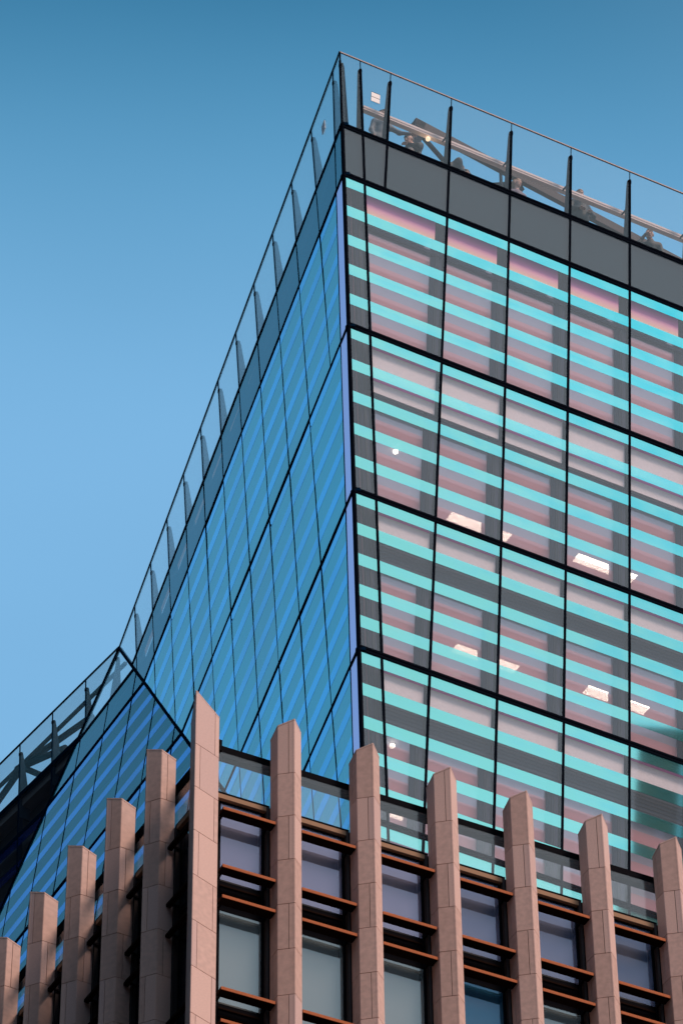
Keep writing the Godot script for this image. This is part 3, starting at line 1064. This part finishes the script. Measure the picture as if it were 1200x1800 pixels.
func corner_fin(t: Node3D, ring: Array, splits: Array, org: Vector3, e: Vector3, o: Vector3):
	var f := Node3D.new()
	f.name = "corner_fin"
	t.add_child(f, true)
	f.position = org - base_of(t)
	var total := 0.0
	for i in ring.size() - 1: total += (ring[i + 1] - ring[i]).length()
	var centre := Vector2(0, -0.45)
	for r in 8:
		var cuts: Array = [0.0] + splits[r % 2] + [total]
		for k in cuts.size() - 1:
			var pts := cut_line(ring, cuts[k] + (0.005 if k > 0 else 0.0), cuts[k + 1] - (0.005 if k < cuts.size() - 2 else 0.0))
			var y0 := []
			var y1 := []
			for q in pts:
				y0.append(-1.20 - FIN_ROW * r + 0.006)
				y1.append(-0.55 * absf(q.y) - 0.03 if r == 0 else -1.20 - FIN_ROW * (r - 1) - 0.006)
			var mb := MB.new()
			strip(mb, pts, 0.03, y0, y1, org, e, o, centre)
			obj("stone_block", mb, [M.stone, M.stone_c, M.stone_c, M.stone_d][rng.randi() % 4], f)
	var lo := []
	var hi := []
	var c0 := []
	var c1 := []
	var s0 := []
	var s1 := []
	for q in ring:
		var g: Vector2 = centre + (q - centre) * 0.92
		lo.append(org + e * g.x + o * g.y - UP * 7.85); hi.append(org + e * g.x + o * g.y - UP * (0.55 * absf(q.y) + 0.05))
		var w: Vector2 = centre + (q - centre) * 1.01
		c0.append(org + e * w.x + o * w.y - UP * (0.55 * absf(q.y) + 0.026)); c1.append(org + e * w.x + o * w.y - UP * 0.55 * absf(q.y))
		s0.append(org + e * q.x + o * q.y + UP * (-org.y + 0.13)); s1.append(org + e * q.x + o * q.y - UP * (1.208 + FIN_ROW * 7))
	var mb := MB.new()
	mb.solid(lo, hi); obj("fin_core", mb, M.joint, f)
	mb = MB.new()
	mb.solid(c0, c1); obj("fin_cap", mb, M.stone, f)
	mb = MB.new()
	mb.solid(s0, s1); obj("fin_shaft", mb, M.stone, f)


# ---------------------------------------------------------------- on the roof
func deck_point(u: float, d: float) -> Vector3:      # on the terrace, u along the right facade, d metres inside the glass
	var v := (DECK - P0.y) / AM.y
	var q := FA.p(u, v, 0.0) - Vector3(AN.x, 0, AN.z).normalized() * d
	return Vector3(q.x, DECK, q.z)


func roof_things():
	# notice plates fixed to the balustrade glass at the corner
	for side in 2:
		var f := FA if side == 0 else FB
		var u := -1.84 if side == 0 else 0.97
		var v := 6.53 if side == 0 else 2.52
		var t := thing("notice_plate", ["pair of small white plates on the balustrade glass right of the roof corner", "pair of small pale plates on the balustrade glass left of the roof corner"][side], "sign", f.p(u, v, 0.02))
		for k in 2:
			var mb := MB.new()
			mb.box(f, u - 0.105, u + 0.105, v - 0.128 + 0.135 * k, v - 0.008 + 0.135 * k, 0.004, 0.014)
			obj("plate", mb, M.white, t)
			mb = MB.new()
			mb.box(f, u - 0.105, u + 0.105, v - 0.006 + 0.135 * k, v + 0.006 + 0.135 * k, 0.003, 0.012)
			obj("clip", mb, M.frame, t)
	# globe lamp under the handrail
	var gp := FA.p(-0.34, 6.37, -0.37)
	var lamp := thing("globe_lamp", "small glowing globe lamp hanging under the roof handrail", "lamp", gp)
	var gm := MB.new()
	gm.ball(gp, 0.055, 8, 12)
	obj("globe", gm, M.globe, lamp)
	gm = MB.new()
	gm.tube(gp + UP * 0.05, gp + UP * 0.10, 0.02, 8)
	obj("lamp_holder", gm, M.frame, lamp)
	var ol := OmniLight3D.new()
	ol.light_energy = 0.03; ol.light_color = Color(1.0, 0.86, 0.68); ol.omni_range = 8.0; ol.omni_attenuation = 2.0; ol.light_size = 0.05; ol.shadow_enabled = true
	lamp.add_child(ol)
	# steel frame of the terrace canopy behind the handrail
	var d0 := 1.55
	var v0 := 7.72
	var fa := FA.p(-0.02, v0 + 0.40, -1.55)
	var ha := Vector3(sin(deg_to_rad(54.6)), 0, -cos(deg_to_rad(54.6)))
	var na := Vector3(ha.z, 0, -ha.x)
	if na.dot(AN) < 0.0: na = -na
	var ft := thing("canopy_frame", "brown steel canopy frame with slanting braces behind the roof handrail", "canopy frame", Vector3(fa.x, DECK, fa.z))
	var fr := Fr.new(fa, ha, UP, na)
	var mb := MB.new()
	mb.box(fr, -0.02, 12.0, -0.24, 0.0, -0.09, 0.0)
	obj("beam", mb, M.steel, ft)
	mb = MB.new()
	mb.box(fr, -0.0, 12.0, -0.262, -0.242, -0.10, 0.01)
	obj("beam_flange", mb, M.steel, ft)
	mb = MB.new()
	var h: float = fa.y - DECK
	mb.solid([fr.p(-0.62, -h, -0.2), fr.p(-0.34, -h, -0.2), fr.p(-0.34, -h, 0.0), fr.p(-0.62, -h, 0.0)], [fr.p(-0.02, -0.02, -0.2), fr.p(0.24, -0.02, -0.2), fr.p(0.24, -0.02, 0.0), fr.p(-0.02, -0.02, 0.0)])
	obj("post", mb, M.steel_dark, ft)
	mb = MB.new()
	mb.tube(fr.p(0.15, -0.35, -0.1), fr.p(3.1, -h + 0.25, -0.1), 0.055, 10)
	obj("brace", mb, M.steel_dark, ft)
	mb = MB.new()
	mb.box(Fr.new(fr.p(2.95, -0.25, -0.15), (ha * -1.25 - UP * 0.62 - na * 0.3).normalized(), (UP - ha * 0.5).normalized(), na), 0.0, 3.0, -0.12, 0.12, -0.05, 0.05)
	obj("brace", mb, M.steel_dark, ft)
	for q in [[2.35, 0.035], [4.75, 0.05], [7.6, 0.05], [10.0, 0.05]]:
		mb = MB.new()
		mb.tube(fr.p(q[0] - 0.05, -h, -0.1), fr.p(q[0], -0.22, -0.1), q[1], 8)
		obj("strut", mb, M.steel_dark, ft)
	# short bollard-like post lit by the evening sky
	var bp := deck_point(2.05, 1.1)
	var bt := thing("terrace_post", "short pale steel post with a base plate behind the roof glass", "post", bp)
	var bf := Fr.new(bp, AH, UP, AN)
	mb = MB.new()
	mb.box(bf, -0.08, 0.08, 0.02, 1.25, -0.05, 0.05)
	obj("shaft", mb, M.steel, bt)
	mb = MB.new()
	mb.box(bf, -0.12, 0.12, 0.0, 0.02, -0.1, 0.1)
	obj("base_plate", mb, M.steel, bt)
	mb = MB.new()
	mb.tube(bp + UP * 1.25, bp + UP * 1.34, 0.04, 10, 0.02)
	obj("finial", mb, M.steel, bt)
	# braces seen through the glass at the far left end of the roof
	var xt := thing("wind_bracing", "dark crossed steel braces behind the far left balustrade", "bracing", FD.p(1.5, -1.6, -1.0))
	for q in [[2.1, -0.44, 5.6, 0.27], [3.3, -0.62, 5.3, 0.16], [5.2, 0.02, 4.1, -1.05], [5.2, 0.18, 7.4, -0.5]]:
		mb = MB.new()
		mb.tube(FD.p(q[0], q[1], -0.6), FD.p(q[2], q[3], -0.62), 0.085, 10)
		obj("brace", mb, M.steel_dark, xt)
	people()


# ---------------------------------------------------------------- people: one skin each, meshed from a field of tapered capsules
class Field:
	var lo: Vector3
	var n: Vector3i
	var cell: float
	var d := PackedFloat32Array()
	func _init(a: Vector3, b: Vector3, c: float):
		lo = a; cell = c
		n = Vector3i(((b - a) / c).ceil()) + Vector3i.ONE
		d.resize(n.x * n.y * n.z); d.fill(1.0)
	static func dist(p: Vector3, a: Vector3, b: Vector3, ra: float, rb: float) -> float:
		var ab := b - a
		var t := clampf((p - a).dot(ab) / maxf(ab.length_squared(), 1e-8), 0.0, 1.0)
		return (p - a - ab * t).length() - lerpf(ra, rb, t)
	func bone(a: Vector3, b: Vector3, ra: float, rb: float, k: float):
		var m := maxf(ra, rb) + k + cell * 1.5
		var q0 := Vector3i(((a.min(b) - Vector3.ONE * m - lo) / cell).floor()).clamp(Vector3i.ZERO, n - Vector3i.ONE)
		var q1 := Vector3i(((a.max(b) + Vector3.ONE * m - lo) / cell).ceil()).clamp(Vector3i.ZERO, n - Vector3i.ONE)
		for z in range(q0.z, q1.z + 1):
			for y in range(q0.y, q1.y + 1):
				for x in range(q0.x, q1.x + 1):
					var e := dist(lo + Vector3(x, y, z) * cell, a, b, ra, rb)
					var i := x + n.x * (y + n.y * z)
					var g := d[i]
					var h := maxf(k - absf(g - e), 0.0) / k
					d[i] = minf(g, e) - h * h * k * 0.25
	func skin(mb: MB, bones: Array, xf: Transform3D):
		var at := {}
		var sx := 1
		var sy := n.x
		var sz := n.x * n.y
		var offs := [0, sx, sy, sx + sy, sz, sx + sz, sy + sz, sx + sy + sz]
		for z in n.z - 1:
			for y in n.y - 1:
				for x in n.x - 1:
					var i := x + sy * y + sz * z
					var inside := 0
					for o in offs:
						if d[i + o] < 0.0: inside += 1
					if inside == 0 or inside == 8: continue
					var s := Vector3.ZERO
					var c := 0
					for e in [[0, 1], [2, 3], [4, 5], [6, 7], [0, 2], [1, 3], [4, 6], [5, 7], [0, 4], [1, 5], [2, 6], [3, 7]]:
						var da := d[i + offs[e[0]]]
						var db := d[i + offs[e[1]]]
						if (da < 0.0) == (db < 0.0): continue
						var t := da / (da - db)
						var pa := Vector3(e[0] & 1, (e[0] >> 1) & 1, e[0] >> 2)
						var pb := Vector3(e[1] & 1, (e[1] >> 1) & 1, e[1] >> 2)
						s += pa.lerp(pb, t); c += 1
					at[i] = lo + (Vector3(x, y, z) + s / c) * cell
		var tint := {}
		var norm := {}
		for i in at:
			var best := 1e9
			var col := Color.WHITE
			for b in bones:
				var e := dist(at[i], b[0], b[1], b[2], b[3])
				if e < best: best = e; col = b[4]
			tint[i] = col
			var g := Vector3(d[i + sx] - d[i] + d[i + sx + sy + sz] - d[i + sy + sz], d[i + sy] - d[i] + d[i + sx + sy + sz] - d[i + sx + sz], d[i + sz] - d[i] + d[i + sx + sy + sz] - d[i + sx + sy])
			norm[i] = g.normalized()
		for z in range(1, n.z - 1):
			for y in range(1, n.y - 1):
				for x in range(1, n.x - 1):
					var i := x + sy * y + sz * z
					var here := d[i] < 0.0
					for w in [[sx, sy, sz], [sy, sz, sx], [sz, sx, sy]]:
						if (d[i + w[0]] < 0.0) == here: continue
						var ring := [i, i - w[1], i - w[1] - w[2], i - w[2]]
						if not (at.has(ring[0]) and at.has(ring[1]) and at.has(ring[2]) and at.has(ring[3])): continue
						for tri in ([[0, 2, 1], [0, 3, 2]] if here else [[0, 1, 2], [0, 2, 3]]):
							for k in tri:
								mb.v.append(xf * (at[ring[k]] as Vector3)); mb.n.append(xf.basis * (norm[ring[k]] as Vector3)); mb.c.append(tint[ring[k]])


func hand_bones(w: Vector3, dir: Vector3, side: Vector3, palm: Vector3, col: Color) -> Array:
	# palm from the wrist along dir, four unequal fingers curling towards palm, the thumb from the side
	var out := [[w, w + dir * 0.085, 0.026, 0.030, col], [w + dir * 0.05 - side * 0.02, w + dir * 0.085 - side * 0.025, 0.022, 0.016, col], [w + dir * 0.05 + side * 0.02, w + dir * 0.085 + side * 0.022, 0.022, 0.016, col]]
	var lens := [0.070, 0.080, 0.074, 0.058]
	for k in 4:
		var r := w + dir * 0.085 + side * (0.033 - 0.022 * k)
		var m: Vector3 = r + (dir * 0.8 + palm * 0.35).normalized() * lens[k] * 0.55
		out.append([r, m, 0.0095, 0.009, col])
		out.append([m, m + (dir * 0.35 + palm * 0.9).normalized() * lens[k] * 0.45, 0.009, 0.008, col])
	var tb := w + dir * 0.03 + side * 0.03
	var tm := tb + (dir * 0.6 + side * 0.8 + palm * 0.2).normalized() * 0.04
	out.append([tb, tm, 0.013, 0.011, col]); out.append([tm, tm + (dir * 0.9 + palm * 0.5).normalized() * 0.03, 0.011, 0.009, col])
	return out


func person(label: String, at: Vector3, turn: float, pose: Dictionary, coat: Color, legs_c: Color, hair: Color):
	var t := thing("person", label, "person", at, "people on the roof terrace")
	var skin := Color(0.50, 0.29, 0.22)
	var xf := Transform3D(Basis(UP, turn), Vector3.ZERO)
	var hip: Vector3 = pose.get("hip", Vector3(0, 0.94, 0))
	var chest: Vector3 = pose.get("chest", hip + Vector3(0, 0.40, 0.02))
	var neck: Vector3 = chest + (chest - hip).normalized() * 0.16
	var head: Vector3 = pose.get("head", neck + Vector3(0, 0.19, 0.04))
	var wide: float = pose.get("wide", 0.0)
	var look: Vector3 = (pose.get("look", Vector3(0, 0, 1)) as Vector3).normalized()
	var side := UP.cross(look).normalized()
	var hu := look.cross(side).normalized()
	var body := [[hip + Vector3(-0.06, 0, 0), hip + Vector3(0.06, 0, 0), 0.135, 0.135, coat], [hip, hip.lerp(chest, 0.5), 0.145 + wide, 0.135 + wide, coat], [hip.lerp(chest, 0.5), chest, 0.135 + wide, 0.15 + wide, coat],
		[chest + Vector3(-0.12, 0.03, 0), chest + Vector3(0.12, 0.03, 0), 0.105, 0.105, coat], [chest, neck, 0.09, 0.06, coat], [neck, head - hu * 0.05, 0.052, 0.05, skin]]
	for s in [-1.0, 1.0]:
		var kn: Vector3 = pose.get("knee", Vector3(0.10, 0.50, 0.05))
		var ft: Vector3 = pose.get("foot", Vector3(0.11, 0.08, 0.0))
		var hp := hip + Vector3(0.09 * s, -0.02, 0)
		var k := Vector3(kn.x * s, kn.y, kn.z)
		var a := Vector3(ft.x * s, ft.y, ft.z)
		body += [[hp, k, 0.095, 0.062, legs_c], [k, a, 0.060, 0.042, legs_c], [a + Vector3(0, -0.035, -0.03), a + Vector3(0.02 * s, -0.045, 0.15), 0.042, 0.035, Color(0.02, 0.02, 0.022)]]
	var fine := []
	for s in [-1.0, 1.0]:
		var key := "l" if s > 0 else "r"
		var sh := chest + Vector3(0.19 * s, 0.06, 0.0)
		var el: Vector3 = pose.get(key + "_elbow", sh + Vector3(0.06 * s, -0.28, -0.03))
		var wr: Vector3 = pose.get(key + "_wrist", el + Vector3(-0.02 * s, -0.24, 0.08))
		body += [[sh, el, 0.068, 0.052, coat], [el, wr, 0.05, 0.036, coat]]
		var dir := (wr - el).normalized()
		var pl: Vector3 = (pose.get(key + "_palm", Vector3(0, -1, 0.2)) as Vector3).normalized()
		var sd: Vector3 = dir.cross(pl).normalized() * s
		fine.append(hand_bones(wr, dir, sd, pl, skin))
	var lo := Vector3.ONE * 9.0
	var hi := Vector3.ONE * -9.0
	for b in body:
		for q in [b[0], b[1]]:
			lo = lo.min(q - Vector3.ONE * 0.22); hi = hi.max(q + Vector3.ONE * 0.22)
	var fl := Field.new(lo, hi, 0.026)
	for b in body: fl.bone(b[0], b[1], b[2], b[3], 0.05)
	var mb := MB.new()
	fl.skin(mb, body, xf)
	# head: skull, jaw, nose, brow, ears, eyes; hair is a child
	var hb := [[head + hu * 0.03 - look * 0.015, head + hu * 0.03 + look * 0.01, 0.088, 0.086, skin], [head - hu * 0.05 + look * 0.03, head + look * 0.03, 0.058, 0.072, skin],
		[head - hu * 0.085 + look * 0.055, head - hu * 0.075 + look * 0.05, 0.028, 0.03, skin], [head + hu * 0.01 + look * 0.098, head - hu * 0.028 + look * 0.115, 0.010, 0.016, skin],
		[head - side * 0.03 + hu * 0.03 + look * 0.085, head + side * 0.03 + hu * 0.03 + look * 0.085, 0.012, 0.012, skin], [head - side * 0.02 - hu * 0.058 + look * 0.088, head + side * 0.02 - hu * 0.058 + look * 0.088, 0.008, 0.008, Color(0.40, 0.15, 0.13)],
		[head + side * 0.085 + hu * 0.015, head + side * 0.09 - hu * 0.03, 0.018, 0.012, skin], [head - side * 0.085 + hu * 0.015, head - side * 0.09 - hu * 0.03, 0.018, 0.012, skin],
		[head - hu * 0.02, neck, 0.05, 0.054, skin]]
	for s in [-1.0, 1.0]: hb.append([head + side * 0.032 * s + hu * 0.012 + look * 0.088, head + side * 0.032 * s + hu * 0.012 + look * 0.089, 0.010, 0.010, Color(0.05, 0.04, 0.04)])
	var hf := Field.new(head - Vector3.ONE * 0.2, head + Vector3.ONE * 0.18, 0.011)
	for b in hb: hf.bone(b[0], b[1], b[2], b[3], 0.016)
	hf.skin(mb, hb, xf)
	for fb in fine:
		var c: Vector3 = fb[0][1]
		var gf := Field.new(c - Vector3.ONE * 0.17, c + Vector3.ONE * 0.17, 0.009)
		for b in fb: gf.bone(b[0], b[1], b[2], b[3], 0.010)
		gf.skin(mb, fb, xf)
	for i in mb.v.size(): mb.v[i] += at
	obj("body", mb, M.skin, t)
	var hairb := [[head + hu * 0.055 - look * 0.03, head + hu * 0.06 + look * 0.03, 0.092, 0.078, hair], [head + hu * 0.03 - look * 0.05, head - hu * 0.04 - look * 0.06, 0.085, 0.06, hair]]
	var hh := Field.new(head - Vector3.ONE * 0.22, head + Vector3.ONE * 0.22, 0.014)
	for b in hairb: hh.bone(b[0], b[1], b[2], b[3], 0.03)
	mb = MB.new()
	hh.skin(mb, hairb, xf)
	for i in mb.v.size(): mb.v[i] += at
	obj("hair", mb, M.tint, t)


func people():
	var facing := atan2(AN.x, AN.z)                   # local +z looks out over the street
	var dark := Color(0.025, 0.027, 0.032)
	person("person in pale grey top reaching one arm along the roof handrail", deck_point(-1.30, 0.72), facing, {"chest": Vector3(0.05, 1.34, 0.08), "head": Vector3(0.04, 1.62, 0.16), "l_elbow": Vector3(0.43, 1.24, 0.16), "l_wrist": Vector3(0.62, 1.17, 0.30), "l_palm": Vector3(0, -1, 0), "look": Vector3(0.4, -0.2, 1)}, Color(0.11, 0.14, 0.17), Color(0.05, 0.05, 0.06), dark)
	person("person in dark jacket and pale trousers sitting in front of the slanting post", deck_point(-0.28, 0.8), facing - 1.2, {"hip": Vector3(0, 0.72, 0), "knee": Vector3(0.12, 0.78, 0.42), "foot": Vector3(0.12, 0.40, 0.52), "chest": Vector3(0, 1.08, 0.14), "head": Vector3(0, 1.30, 0.30), "look": Vector3(0, -0.3, 1), "l_elbow": Vector3(0.24, 0.95, 0.3), "l_wrist": Vector3(0.12, 0.92, 0.5), "r_elbow": Vector3(-0.24, 0.95, 0.3), "r_wrist": Vector3(-0.12, 0.92, 0.5)}, dark, Color(0.42, 0.33, 0.30), Color(0.03, 0.022, 0.02))
	person("person in slate coat bending low beside the seated one", deck_point(0.22, 0.72), facing + 1.45, {"hip": Vector3(0, 0.80, 0), "chest": Vector3(0, 0.98, 0.36), "head": Vector3(0, 0.86, 0.58), "look": Vector3(0, -0.8, 0.6), "knee": Vector3(0.11, 0.46, 0.16), "l_elbow": Vector3(0.2, 0.72, 0.42), "l_wrist": Vector3(0.14, 0.55, 0.5), "r_elbow": Vector3(-0.2, 0.72, 0.42), "r_wrist": Vector3(-0.14, 0.55, 0.5)}, Color(0.05, 0.058, 0.066), Color(0.04, 0.045, 0.05), dark)
	person("person in purple grey top, fair face, half hidden by the fourth glass post", deck_point(2.32, 1.05), facing, {"look": Vector3(0.5, 0, 1)}, Color(0.12, 0.09, 0.13), dark, Color(0.30, 0.17, 0.10))
	person("person in broad black coat standing close behind the handrail", deck_point(3.70, 0.66), facing, {"head": Vector3(-0.02, 1.66, 0.07), "l_elbow": Vector3(0.33, 1.16, 0.04), "l_wrist": Vector3(0.16, 1.08, 0.18), "r_elbow": Vector3(-0.28, 1.16, 0.04), "r_wrist": Vector3(-0.12, 1.08, 0.18), "wide": 0.04}, Color(0.022, 0.03, 0.036), dark, Color(0.16, 0.09, 0.06))
	person("person in black jacket leaning forward with one hand at the cheek", deck_point(5.72, 0.98), facing - 0.5, {"hip": Vector3(0, 0.92, -0.05), "chest": Vector3(0, 1.27, 0.10), "head": Vector3(-0.02, 1.52, 0.24), "look": Vector3(0, -0.3, 1), "r_elbow": Vector3(-0.28, 1.2, 0.3), "r_wrist": Vector3(-0.12, 1.42, 0.36), "r_palm": Vector3(0.9, 0.2, -0.3)}, Color(0.016, 0.018, 0.022), dark, Color(0.02, 0.016, 0.015))
